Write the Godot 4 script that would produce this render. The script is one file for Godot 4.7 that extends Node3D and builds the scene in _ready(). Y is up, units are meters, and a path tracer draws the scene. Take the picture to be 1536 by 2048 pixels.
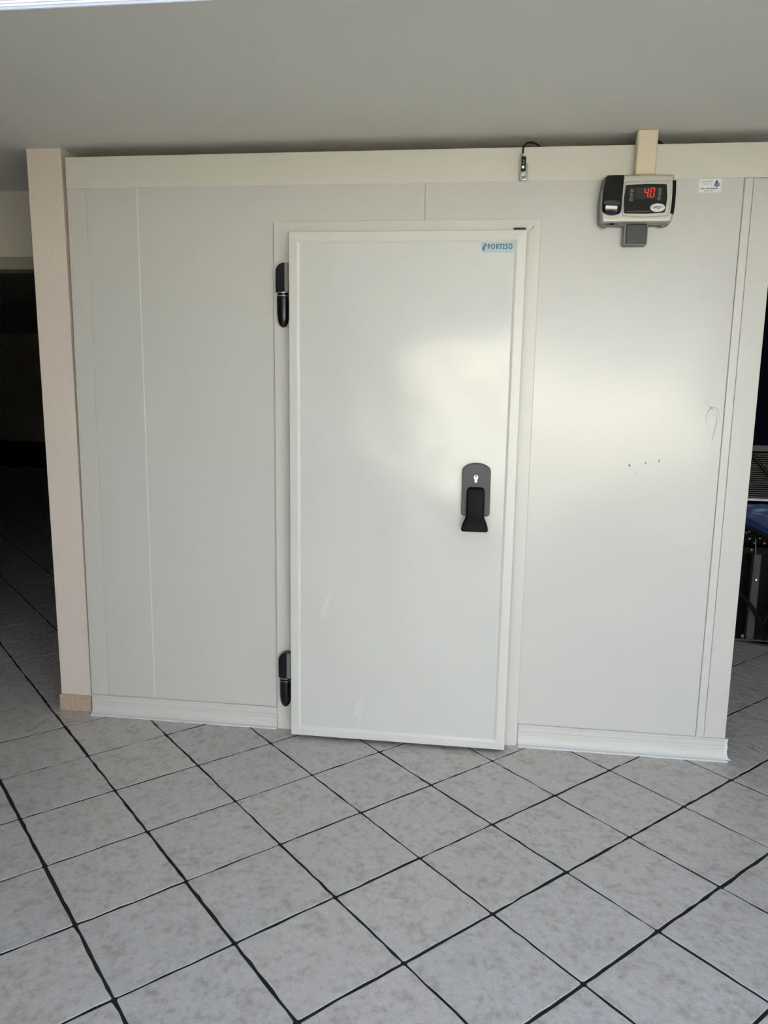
extends Node3D

const T := 0.338                    # floor tile pitch
const TH := 0.7793                  # turn of the tile grid against the cold room
const ORG := Vector3(-2.0733, 0, 0.4)
var CAM_POS := Vector3(0, 1.5649, 3.239)
var cam: Camera3D
var M := {}
var rng := RandomNumberGenerator.new()
var used := {}

# ------------------------------------------------------------------ helpers
func numbered(n: String) -> String:
	if not used.has(n):
		used[n] = 0
		return n
	used[n] += 1
	return "%s_%03d" % [n, used[n]]

func mb() -> SurfaceTool:
	var st := SurfaceTool.new()
	st.begin(Mesh.PRIMITIVE_TRIANGLES)
	return st

func tri(st: SurfaceTool, a: Vector3, b: Vector3, c: Vector3, out: Vector3) -> void:
	var n := (c - a).cross(b - a)
	if n.length() < 1e-14:
		return
	if n.dot(out) < 0:
		var t := b
		b = c
		c = t
		n = -n
	n = n.normalized()
	for v in [a, b, c]:
		st.set_normal(n)
		st.add_vertex(v)

func quad(st: SurfaceTool, a: Vector3, b: Vector3, c: Vector3, d: Vector3, out: Vector3) -> void:
	tri(st, a, b, c, out)
	tri(st, a, c, d, out)

# box between two corners, edges chamfered by e
func box(st: SurfaceTool, lo: Vector3, hi: Vector3, e := 0.0) -> void:
	var c := (lo + hi) * 0.5
	var h := (hi - lo) * 0.5
	e = minf(e, minf(h.x, minf(h.y, h.z)) * 0.95)
	var ax := [Vector3(1, 0, 0), Vector3(0, 1, 0), Vector3(0, 0, 1)]
	for i in 3:
		var u: Vector3 = ax[(i + 1) % 3]
		var v: Vector3 = ax[(i + 2) % 3]
		var w: Vector3 = ax[i]
		var hu: float = h[(i + 1) % 3] - e
		var hv: float = h[(i + 2) % 3] - e
		for s in [-1.0, 1.0]:
			var f: Vector3 = c + w * h[i] * s
			quad(st, f + u * hu + v * hv, f - u * hu + v * hv, f - u * hu - v * hv, f + u * hu - v * hv, w * s)
	if e <= 0.0:
		return
	for i in 3:                      # edges that run along axis i
		var u2: Vector3 = ax[(i + 1) % 3]
		var v2: Vector3 = ax[(i + 2) % 3]
		var w2: Vector3 = ax[i]
		var U: float = h[(i + 1) % 3]
		var V: float = h[(i + 2) % 3]
		var L: float = h[i] - e
		for s in [-1.0, 1.0]:
			for t in [-1.0, 1.0]:
				var p: Vector3 = c + u2 * U * s + v2 * (V - e) * t
				var q: Vector3 = c + u2 * (U - e) * s + v2 * V * t
				quad(st, p - w2 * L, p + w2 * L, q + w2 * L, q - w2 * L, u2 * s + v2 * t)
	for sx in [-1.0, 1.0]:
		for sy in [-1.0, 1.0]:
			for sz in [-1.0, 1.0]:
				var k := Vector3(sx, sy, sz)
				tri(st, c + Vector3(h.x * sx, (h.y - e) * sy, (h.z - e) * sz), c + Vector3((h.x - e) * sx, h.y * sy, (h.z - e) * sz), c + Vector3((h.x - e) * sx, (h.y - e) * sy, h.z * sz), k)

func inset(poly: PackedVector2Array, d: float) -> PackedVector2Array:
	var n := poly.size()
	var area := 0.0
	for i in n:
		area += poly[i].cross(poly[(i + 1) % n])
	var sg := 1.0 if area > 0 else -1.0
	var out := PackedVector2Array()
	for i in n:
		var a := (poly[i] - poly[(i + n - 1) % n]).normalized()
		var b := (poly[(i + 1) % n] - poly[i]).normalized()
		var na := Vector2(-a.y, a.x) * sg
		var nb := Vector2(-b.y, b.x) * sg
		var m := (na + nb).normalized()
		out.append(poly[i] + m * d / maxf(0.4, m.dot(na)))
	return out

# outline in XY pushed from z0 to z1, front edge rounded by e
func extrude(st: SurfaceTool, poly: PackedVector2Array, z0: float, z1: float, e := 0.0, steps := 1, back := false) -> void:
	var n := poly.size()
	var mid := Vector2.ZERO
	for p in poly:
		mid += p / n
	var rings := [[poly, z0]]
	if e > 0.0:
		for s in steps + 1:
			var a := PI / 2 * s / steps
			rings.append([inset(poly, e * (1 - cos(a))), z1 - e + e * sin(a)])
	else:
		rings.append([poly, z1])
	for r in rings.size() - 1:
		var A: PackedVector2Array = rings[r][0]
		var B: PackedVector2Array = rings[r + 1][0]
		for i in n:
			var j := (i + 1) % n
			var ed := A[j] - A[i]
			var nn := Vector2(ed.y, -ed.x)
			if Geometry2D.is_polygon_clockwise(poly):
				nn = -nn
			var o := Vector3(nn.x, nn.y, 0).normalized() + Vector3(0, 0, 0.2)
			quad(st, Vector3(A[i].x, A[i].y, rings[r][1]), Vector3(A[j].x, A[j].y, rings[r][1]), Vector3(B[j].x, B[j].y, rings[r + 1][1]), Vector3(B[i].x, B[i].y, rings[r + 1][1]), o)
	cap(st, rings[-1][0], rings[-1][1], 1.0)
	if back:
		cap(st, poly, z0, -1.0)

func cap(st: SurfaceTool, poly: PackedVector2Array, z: float, s: float) -> void:
	var ix := Geometry2D.triangulate_polygon(poly)
	for i in range(0, ix.size(), 3):
		var a := poly[ix[i]]
		var b := poly[ix[i + 1]]
		var c := poly[ix[i + 2]]
		tri(st, Vector3(a.x, a.y, z), Vector3(b.x, b.y, z), Vector3(c.x, c.y, z), Vector3(0, 0, s))

func rrect(x0: float, y0: float, x1: float, y1: float, r: float, seg := 5) -> PackedVector2Array:
	var p := PackedVector2Array()
	for q in [[x1 - r, y1 - r, 0.0], [x0 + r, y1 - r, 90.0], [x0 + r, y0 + r, 180.0], [x1 - r, y0 + r, 270.0]]:
		for i in seg + 1:
			var a := deg_to_rad(q[2] + 90.0 * i / seg)
			p.append(Vector2(q[0] + r * cos(a), q[1] + r * sin(a)))
	return p

func ellipse(cx: float, cy: float, rx: float, ry: float, n := 28) -> PackedVector2Array:
	var p := PackedVector2Array()
	for i in n:
		p.append(Vector2(cx + rx * cos(TAU * i / n), cy + ry * sin(TAU * i / n)))
	return p

# closed outline through corner points, corners rounded by r (quadratic)
func soft(pts: Array, r: float, seg := 4) -> PackedVector2Array:
	var out := PackedVector2Array()
	var n := pts.size()
	for i in n:
		var p: Vector2 = pts[i]
		var a: Vector2 = pts[(i + n - 1) % n]
		var b: Vector2 = pts[(i + 1) % n]
		var ra := minf(r, p.distance_to(a) * 0.48)
		var rb := minf(r, p.distance_to(b) * 0.48)
		var s := p + (a - p).normalized() * ra
		var e := p + (b - p).normalized() * rb
		for k in seg + 1:
			var t := float(k) / seg
			out.append(s.lerp(p, t).lerp(p.lerp(e, t), t))
	return out

# smooth surface through rings of points (each ring closed); ends capped
func loft(st: SurfaceTool, rings: Array, caps := true) -> void:
	var m := rings.size()
	var n: int = rings[0].size()
	var cen := []
	for r in rings:
		var c := Vector3.ZERO
		for p in r:
			c += p / n
		cen.append(c)
	var nor := []
	for i in m:
		var row := []
		for j in n:
			var du: Vector3 = rings[i][(j + 1) % n] - rings[i][(j + n - 1) % n]
			var dv: Vector3 = rings[mini(i + 1, m - 1)][j] - rings[maxi(i - 1, 0)][j]
			var v := du.cross(dv).normalized()
			if v.dot(rings[i][j] - cen[i]) < 0:
				v = -v
			if v.length() < 0.5:
				v = (rings[i][j] - cen[i]).normalized()
			row.append(v)
		nor.append(row)
	for i in m - 1:
		for j in n:
			var k := (j + 1) % n
			var ids := [[i, j], [i, k], [i + 1, k], [i, j], [i + 1, k], [i + 1, j]]
			var a: Vector3 = rings[i][j]
			var g := (rings[i + 1][k] - a as Vector3).cross((rings[i][k] as Vector3) - a)
			if g.dot(nor[i][j] + nor[i + 1][k]) < 0:
				ids.reverse()
			for q in ids:
				st.set_normal(nor[q[0]][q[1]])
				st.add_vertex(rings[q[0]][q[1]])
	if caps:
		for e in [0, m - 1]:
			var o: Vector3 = cen[0] - cen[1] if e == 0 else cen[m - 1] - cen[m - 2]
			for j in n:
				tri(st, cen[e], rings[e][j], rings[e][(j + 1) % n], o)

func tube(st: SurfaceTool, pts: Array, r: float, n := 10) -> void:
	var rings := []
	var up := Vector3(0.31, 0.2, 0.93).normalized()
	for i in pts.size():
		var d: Vector3 = (pts[mini(i + 1, pts.size() - 1)] - pts[maxi(i - 1, 0)]).normalized()
		var u := (up - d * up.dot(d)).normalized()
		var v := d.cross(u)
		var ring := []
		for k in n:
			var a := TAU * k / n
			ring.append(pts[i] + (u * cos(a) + v * sin(a)) * r)
		rings.append(ring)
	loft(st, rings)

func curve(pts: Array, n := 24) -> Array:
	var c := Curve3D.new()
	for i in pts.size():
		var d: Vector3 = (pts[mini(i + 1, pts.size() - 1)] - pts[maxi(i - 1, 0)]) * 0.18
		c.add_point(pts[i], -d, d)
	var out := []
	for i in n + 1:
		out.append(c.sample_baked(c.get_baked_length() * i / n, true))
	return out

# solid of revolution about an axis through c: prof = [[along, radius], ...]
func lathe(st: SurfaceTool, c: Vector3, axis: Vector3, prof: Array, n := 20) -> void:
	var u := axis.cross(Vector3(0.3, 0.9, 0.2)).normalized()
	var v := axis.cross(u)
	for i in prof.size() - 1:
		var rr := []
		for p in [prof[i], prof[i + 1]]:
			var ring := []
			for k in n:
				var a := TAU * k / n
				ring.append(c + axis * p[0] + (u * cos(a) + v * sin(a)) * maxf(p[1], 1e-5))
			rr.append(ring)
		for k in n:
			var j := (k + 1) % n
			var o: Vector3 = (rr[0][k] + rr[0][j]) * 0.5 - c - axis * prof[i][0]
			var sl: float = prof[i][1] - prof[i + 1][1]
			var along: float = prof[i + 1][0] - prof[i][0]
			quad(st, rr[0][k], rr[0][j], rr[1][j], rr[1][k], o.normalized() * absf(along) + axis * sl * signf(along if along != 0 else 1.0))

func build(st: SurfaceTool, called: String, m: Material, parent: Node) -> MeshInstance3D:
	var o := MeshInstance3D.new()
	o.name = numbered(called) if parent == self else called
	o.mesh = st.commit()
	o.material_override = m
	o.cast_shadow = GeometryInstance3D.SHADOW_CASTING_SETTING_ON
	parent.add_child(o, true)
	return o

func thing(called: String, label: String, category: String, group := "") -> Node3D:
	var o := Node3D.new()
	o.name = numbered(called)
	add_child(o)
	return tag(o, label, category, group)

func tag(o: Node3D, label: String, category: String, group := "") -> Node3D:
	o.set_meta("label", label)
	o.set_meta("category", category)
	if group:
		o.set_meta("group", group)
	return o

func struct(o: Node3D, label := "") -> Node3D:
	o.set_meta("kind", "structure")
	if label:
		o.set_meta("label", label)
	return o

func text(s: String, called: String, m: Material, parent: Node, at: Vector3, height: float, width := 0.0, italic := false, bold := 400) -> MeshInstance3D:
	var t := TextMesh.new()
	var f := SystemFont.new()
	f.font_names = PackedStringArray(["Droid Sans"])
	f.font_italic = italic
	f.font_weight = bold
	t.font = f
	t.text = s
	t.font_size = 64
	t.pixel_size = 0.01
	t.depth = 0.02
	var o := MeshInstance3D.new()
	o.name = called
	o.mesh = t
	o.material_override = m
	parent.add_child(o, true)
	var bb := t.get_aabb()
	var k := height / bb.size.y
	var kx := width / bb.size.x if width > 0 else k
	o.scale = Vector3(kx, k, 0.02)
	o.position = at - Vector3((bb.position.x + bb.size.x / 2) * kx, (bb.position.y + bb.size.y / 2) * k, 0)
	return o

# ------------------------------------------------------------------ materials
func noise(freq: float, seed_: int, oct := 4, type := FastNoiseLite.TYPE_SIMPLEX_SMOOTH) -> FastNoiseLite:
	var f := FastNoiseLite.new()
	f.noise_type = type
	f.seed = seed_
	f.frequency = freq
	f.fractal_octaves = oct
	return f

func mat(c: Color, rough: float, metal := 0.0, spec := 0.5) -> StandardMaterial3D:
	var m := StandardMaterial3D.new()
	m.albedo_color = c
	m.roughness = rough
	m.metallic = metal
	m.metallic_specular = spec
	return m

func relief(m: StandardMaterial3D, freq: float, seed_: int, strength: float, scale_: float, oct := 3, size := 256) -> void:
	var im := noise(freq, seed_, oct).get_seamless_image(size, size)
	im.convert(Image.FORMAT_RGBA8)
	im.bump_map_to_normal_map(4.0)
	m.normal_enabled = true
	m.normal_texture = ImageTexture.create_from_image(im)
	m.normal_scale = strength
	m.uv1_triplanar = true
	m.uv1_world_triplanar = true
	m.uv1_scale = Vector3.ONE * scale_

# gentle waves of thin sheet, as slopes of a smooth noise; one repeat covers 4 m
func wavy(m: StandardMaterial3D, freq: float, seed_: int, strength: float) -> void:
	var n := 512
	var f := noise(freq, seed_, 2)
	f.fractal_gain = 0.35
	var dx := PackedFloat32Array()
	var dy := PackedFloat32Array()
	var most := 1e-6
	for y in n:
		for x in n:
			var h := f.get_noise_2d(x, y)
			var a := f.get_noise_2d(x + 1, y) - h
			var b := f.get_noise_2d(x, y + 1) - h
			dx.append(a)
			dy.append(b)
			most = maxf(most, maxf(absf(a), absf(b)))
	var im := Image.create(n, n, false, Image.FORMAT_RGB8)
	for i in n * n:
		var v := Vector3(-dx[i] / most, dy[i] / most, 1.0).normalized()
		im.set_pixel(i % n, i / n, Color(v.x * 0.5 + 0.5, v.y * 0.5 + 0.5, v.z * 0.5 + 0.5))
	m.normal_enabled = true
	m.normal_texture = ImageTexture.create_from_image(im)
	m.normal_scale = strength
	m.uv1_triplanar = true
	m.uv1_world_triplanar = true
	m.uv1_scale = Vector3.ONE * 0.25
	m.uv1_offset = Vector3(0.5, 0.1, 0.5)

func tile_image(seed_: int) -> Image:
	var n := 512
	var a := noise(0.018, seed_, 5).get_seamless_image(n, n)      # broad clouds
	var b := noise(0.05, seed_ + 7, 4).get_seamless_image(n, n)   # mottling
	var c := noise(0.22, seed_ + 13, 2).get_seamless_image(n, n)  # grain
	var im := Image.create(n, n, false, Image.FORMAT_RGB8)
	var grey := Color(0.79, 0.78, 0.76)
	var beige := Color(0.74, 0.71, 0.675)
	var dark := Color(0.66, 0.64, 0.615)
	var pale := Color(0.84, 0.835, 0.82)
	for y in n:
		for x in n:
			var u := a.get_pixel(x, y).r
			var v := b.get_pixel(x, y).r
			var w := c.get_pixel(x, y).r
			var k := grey.lerp(beige, clampf((u - 0.42) * 2.4, 0, 1) * 0.6)
			k = k.lerp(dark, clampf((v * 0.7 + u * 0.3 - 0.56) * 4.0, 0, 1) * 0.75)
			k = k.lerp(pale, clampf((0.42 - v) * 4.0, 0, 1) * 0.5)
			var g := 1.0 + (w - 0.5) * 0.10
			im.set_pixel(x, y, Color(k.r * g, k.g * g, k.b * g))
	return im

func make_materials() -> void:
	# lacquered steel of the cold room: white, half gloss, very slightly wavy sheet
	M.steel = mat(Color(0.84, 0.835, 0.82), 0.225)
	wavy(M.steel, 0.008, 11, 0.02)
	M.steel2 = mat(Color(0.855, 0.85, 0.83), 0.35)
	M.trim = mat(Color(0.88, 0.868, 0.832), 0.3)
	M.corner = mat(Color(0.845, 0.838, 0.816), 0.28)
	M.frame = mat(Color(0.855, 0.848, 0.83), 0.32)
	M.profile = mat(Color(0.88, 0.875, 0.86), 0.3)
	M.pvc = mat(Color(0.865, 0.855, 0.84), 0.42)
	M.silicone = mat(Color(0.93, 0.93, 0.93), 0.35)
	M.door = mat(Color(0.845, 0.845, 0.83), 0.30)
	# wiped sheet: bands where the cloth left the lacquer duller or glossier
	var n := 512
	var a := noise(0.011, 71, 3)
	var b := noise(0.05, 72, 2)
	var im := Image.create(n, n, false, Image.FORMAT_RGB8)
	for y in n:
		for x in n:
			var r := 0.235 + a.get_noise_2d(x, y) * 0.03 + b.get_noise_2d(x * 1.6 + y * 0.5, y * 0.35) * 0.035
			im.set_pixel(x, y, Color(r, r, r))
	wavy(M.door, 0.016, 21, 0.06)
	M.door.roughness = 1.0
	M.door.roughness_texture = ImageTexture.create_from_image(im)
	M.paint = mat(Color(0.915, 0.862, 0.825), 0.85, 0.0, 0.3)      # pinkish white wall paint
	relief(M.paint, 0.08, 31, 0.12, 2.2, 4)
	M.ceiling = mat(Color(0.93, 0.92, 0.885), 0.9, 0.0, 0.2)
	M.wall = mat(Color(0.80, 0.78, 0.74), 0.9, 0.0, 0.3)
	M.woodtrim = mat(Color(0.6, 0.58, 0.52), 0.6)
	M.skirting = mat(Color(0.84, 0.76, 0.69), 0.5)
	relief(M.skirting, 0.1, 37, 0.12, 6.0, 4)
	var sk := Image.create(256, 256, false, Image.FORMAT_RGB8)
	var sn := noise(0.03, 38, 5).get_seamless_image(256, 256)
	for y in 256:
		for x in 256:
			var q := 0.92 + 0.14 * (sn.get_pixel(x, y).r - 0.4)
			sk.set_pixel(x, y, Color(minf(q, 1), minf(q * 0.98, 1), minf(q * 0.96, 1)))
	M.skirting.albedo_texture = ImageTexture.create_from_image(sk)
	M.grout = mat(Color(0.16, 0.16, 0.155), 0.8, 0.0, 0.3)
	relief(M.grout, 0.2, 41, 0.5, 12.0, 3)
	# glazed stoneware tiles, four prints
	var hb := noise(0.03, 51, 5).get_seamless_image(512, 512)
	hb.convert(Image.FORMAT_RGBA8)
	hb.bump_map_to_normal_map(5.0)
	var nt := ImageTexture.create_from_image(hb)
	M.tiles = []
	for i in 2:
		var tx := ImageTexture.create_from_image(tile_image(100 + 40 * i))
		for k in 2:
			var m := mat(Color(0.985, 0.98, 0.975) if k else Color(1.0, 0.99, 0.98), 0.42)
			m.albedo_texture = tx
			m.normal_enabled = true
			m.normal_texture = nt
			m.normal_scale = 0.28
			m.uv1_triplanar = true
			m.uv1_world_triplanar = true
			m.uv1_scale = Vector3.ONE * 1.15
			m.uv1_offset = Vector3(0.37 * k + 0.2 * i, 0.11, 0.53 * k)
			M.tiles.append(m)
	M.black = mat(Color(0.03, 0.03, 0.034), 0.3)
	M.blackmatte = mat(Color(0.04, 0.041, 0.044), 0.5, 0.0, 0.25)
	M.gloss = mat(Color(0.02, 0.02, 0.018), 0.06)
	M.gloss.clearcoat_enabled = true
	M.gloss.clearcoat = 0.6
	M.gloss.clearcoat_roughness = 0.03
	M.greyplastic = mat(Color(0.33, 0.33, 0.345), 0.5)
	relief(M.greyplastic, 0.25, 61, 0.25, 30.0, 2)
	M.silver = mat(Color(0.72, 0.715, 0.69), 0.38, 0.35)
	M.panel = mat(Color(0.10, 0.107, 0.11), 0.45, 0.0, 0.3)
	M.switchdark = mat(Color(0.25, 0.255, 0.265), 0.5)
	M.switchgrey = mat(Color(0.52, 0.53, 0.52), 0.5)
	M.window = mat(Color(0.05, 0.02, 0.022), 0.3)
	M.segoff = mat(Color(0.16, 0.155, 0.155), 0.5)
	M.segon = mat(Color(0.9, 0.1, 0.12), 0.5)
	M.segon.emission_enabled = true
	M.segon.emission = Color(1.0, 0.13, 0.17)
	M.segon.emission_energy_multiplier = 1.0
	M.segdim = mat(Color(0.35, 0.06, 0.07), 0.5)
	M.icon = mat(Color(0.62, 0.63, 0.62), 0.5)
	M.white = mat(Color(0.93, 0.94, 0.94), 0.45)
	M.logoink = mat(Color(0.13, 0.16, 0.19), 0.5)
	M.cream = mat(Color(0.91, 0.85, 0.76), 0.45)
	M.chrome = mat(Color(0.78, 0.78, 0.77), 0.25, 1.0)
	M.zinc = mat(Color(0.70, 0.70, 0.70), 0.42, 0.8)
	M.nickel = mat(Color(0.88, 0.86, 0.80), 0.3, 0.6)
	M.cable = mat(Color(0.02, 0.02, 0.02), 0.5)
	M.led = mat(Color(0.8, 0.85, 0.45), 0.3)
	M.led.emission_enabled = true
	M.led.emission = Color(0.95, 0.98, 0.62)
	M.led.emission_energy_multiplier = 0.7
	M.amber = mat(Color(0.2, 0.09, 0.03), 0.3)
	M.labelblue = mat(Color(0.70, 0.79, 0.83), 0.4)
	M.inkblue = mat(Color(0.14, 0.38, 0.53), 0.45)
	M.inkblue2 = mat(Color(0.08, 0.29, 0.39), 0.45)
	M.inkgreen = mat(Color(0.45, 0.62, 0.24), 0.45)
	M.inknavy = mat(Color(0.07, 0.10, 0.30), 0.45)
	M.inksteel = mat(Color(0.42, 0.54, 0.66), 0.45)
	M.inkgrey = mat(Color(0.55, 0.56, 0.57), 0.5)
	M.inkblack = mat(Color(0.12, 0.12, 0.13), 0.5)
	M.navy = mat(Color(0.025, 0.04, 0.085), 0.8, 0.0, 0.15)
	M.slat = mat(Color(0.36, 0.355, 0.34), 0.55, 0.2)
	M.slatback = mat(Color(0.02, 0.02, 0.02), 0.9, 0.0, 0.1)
	M.alu = mat(Color(0.33, 0.33, 0.32), 0.5, 0.3)
	M.darkmetal = mat(Color(0.09, 0.09, 0.09), 0.6, 0.0, 0.25)
	# blue sheet printed with thin white streaks of cloud
	M.print = mat(Color(1, 1, 1), 0.5)
	var pr := Image.create(256, 256, false, Image.FORMAT_RGB8)
	var pn := noise(0.02, 81, 4)
	for y in 256:
		for x in 256:
			var q2 := clampf((pn.get_noise_2d(x * 0.45, y * 2.6) - 0.12) * 2.4, 0, 1)
			pr.set_pixel(x, y, Color(0.03, 0.16, 0.34).lerp(Color(0.42, 0.55, 0.68), q2))
	M.print.albedo_texture = ImageTexture.create_from_image(pr)
	M.print.uv1_triplanar = true
	M.print.uv1_world_triplanar = true
	M.print.uv1_scale = Vector3.ONE * 2.0
	M.sheet = mat(Color(0.95, 0.955, 0.97), 0.5)
	M.sheet.backlight_enabled = true
	M.sheet.backlight = Color(0.74, 0.75, 0.77)
	M.ground = mat(Color(0.59, 0.57, 0.50), 0.95, 0.0, 0.2)
	relief(M.ground, 0.15, 91, 0.5, 0.8, 4)
	M.facade = mat(Color(0.955, 0.957, 0.91), 0.9, 0.0, 0.2)
	M.smear = mat(Color(0.76, 0.76, 0.72), 0.7)
	M.speck = mat(Color(0.45, 0.44, 0.42), 0.8)

# ------------------------------------------------------------------ setting
func make_room() -> void:
	var XL := -12.0
	var XR := 2.75
	var ZB := -14.0
	var ZF := 3.9
	var HC := 2.505
	var st := mb()
	box(st, Vector3(XL - 0.2, HC, ZB - 0.2), Vector3(XR + 0.2, HC + 0.03, BAY))
	box(st, Vector3(XL - 0.2, HC, BAY), Vector3(-1.33, HC + 0.03, ZF + 0.2))
	struct(build(st, "ceiling", M.ceiling, self), "plain pale ceiling above the cold room")
	st = mb()
	box(st, Vector3(XL - 0.2, -0.1, ZB - 0.2), Vector3(XL, HC, ZF + 0.2))
	struct(build(st, "wall_left", M.wall, self))
	st = mb()
	box(st, Vector3(XR, -0.1, ZB - 0.2), Vector3(XR + 0.2, HC, ZF + 0.2))
	struct(build(st, "wall_right", M.wall, self))
	st = mb()
	box(st, Vector3(XL, -0.1, ZB - 0.2), Vector3(XR, HC, ZB))
	struct(build(st, "wall_back", M.wall, self))
	# front wall with the garage opening
	st = mb()
	box(st, Vector3(XL, -0.1, ZF), Vector3(OPEN_L, HC, ZF + 0.2))
	box(st, Vector3(OPEN_R, -0.1, ZF), Vector3(XR, HC, ZF + 0.2))
	box(st, Vector3(OPEN_L, OPEN_H, ZF), Vector3(OPEN_R, HC, ZF + 0.2))
	struct(build(st, "wall_front", M.wall, self), "front wall around the wide garage opening")
	# end of the partition wall left of the cold room; runs back along its side
	st = mb()
	var f0 := [Vector3(-1.945, 0, -0.012), Vector3(-1.798, 0, -0.012)]
	var f1 := [Vector3(-1.966, HC, -0.012), Vector3(-1.811, HC, -0.012)]
	var back := Vector3(0, 0, ZB + 0.013)
	quad(st, f0[0], f0[1], f1[1], f1[0], Vector3(0, 0, 1))
	quad(st, f0[0], f1[0], f1[0] + back, f0[0] + back, Vector3(-1, 0, 0))
	quad(st, f0[1], f1[1], f1[1] + back, f0[1] + back, Vector3(1, 0, 0))
	quad(st, f0[0] + back, f0[1] + back, f1[1] + back, f1[0] + back, Vector3(0, 0, -1))
	quad(st, f0[0], f0[1], f0[1] + back, f0[0] + back, Vector3(0, -1, 0))
	quad(st, f1[0], f1[1], f1[1] + back, f1[0] + back, Vector3(0, 1, 0))
	struct(build(st, "wall_partition", M.paint, self), "narrow pinkish white end of the partition wall")
	st = mb()
	box(st, Vector3(-1.953, 0, -0.14), Vector3(-1.796, 0.079, -0.002), 0.002)
	struct(build(st, "baseboard_partition", M.skirting, self), "beige stone skirting tile at the foot of the partition wall")
	# wall with a dark doorway, left of the partition
	st = mb()
	box(st, Vector3(XL, 2.175, -0.86), Vector3(-1.95, HC, -0.72))
	box(st, Vector3(XL, 0, -0.86), Vector3(-2.95, 2.175, -0.72))
	struct(build(st, "wall_doorway", M.wall, self), "shaded wall above the dark doorway")
	st = mb()
	box(st, Vector3(-2.95, 2.112, -0.87), Vector3(-1.95, 2.175, -0.705), 0.004)
	struct(build(st, "trim_1", M.woodtrim, self), "pale head trim of the dark doorway")
	# front bay roofed with translucent ribbed sheets: daylight comes through them
	var d := Node3D.new()
	d.name = "ceiling_front_bay"
	add_child(d)
	struct(d, "bright white translucent ribbed roof sheet nearest the viewer")
	for s in 5:
		st = mb()
		var x0 := -1.3299 + s * (XR + 1.53) / 5.0
		var x1 := x0 + (XR + 1.53) / 5.0 - 0.0002
		box(st, Vector3(x0, HC + 0.001, BAY), Vector3(x1, HC + 0.017, ZF + 0.2))
		build(st, "roof_sheet", M.sheet, d)
		st = mb()
		var zz := BAY + 0.004
		while zz < 2.6:
			box(st, Vector3(x0, HC - 0.0012, zz), Vector3(x1, HC + 0.0008, zz + 0.0016))
			zz += 0.0165
		build(st, "sheet_ribs", M.sheet, d).set_meta("kind", "stuff")
	# low cream house wall across the yard, a hedge left of it: what the glossy sheets mirror
	st = mb()
	box(st, Vector3(-2.2, -0.06, 14.0), Vector3(16, 2.1, 14.3))
	box(st, Vector3(-2.3, 2.1, 13.95), Vector3(16.1, 2.2, 14.35))
	struct(build(st, "wall_yard", M.facade, self), "sunlit cream wall across the yard outside")
	# yard outside the opening
	st = mb()
	box(st, Vector3(-40, -0.3, 4.1), Vector3(40, -0.06, 60))
	struct(build(st, "ground", M.ground, self), "sunlit pale gravel yard outside the garage")

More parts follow.
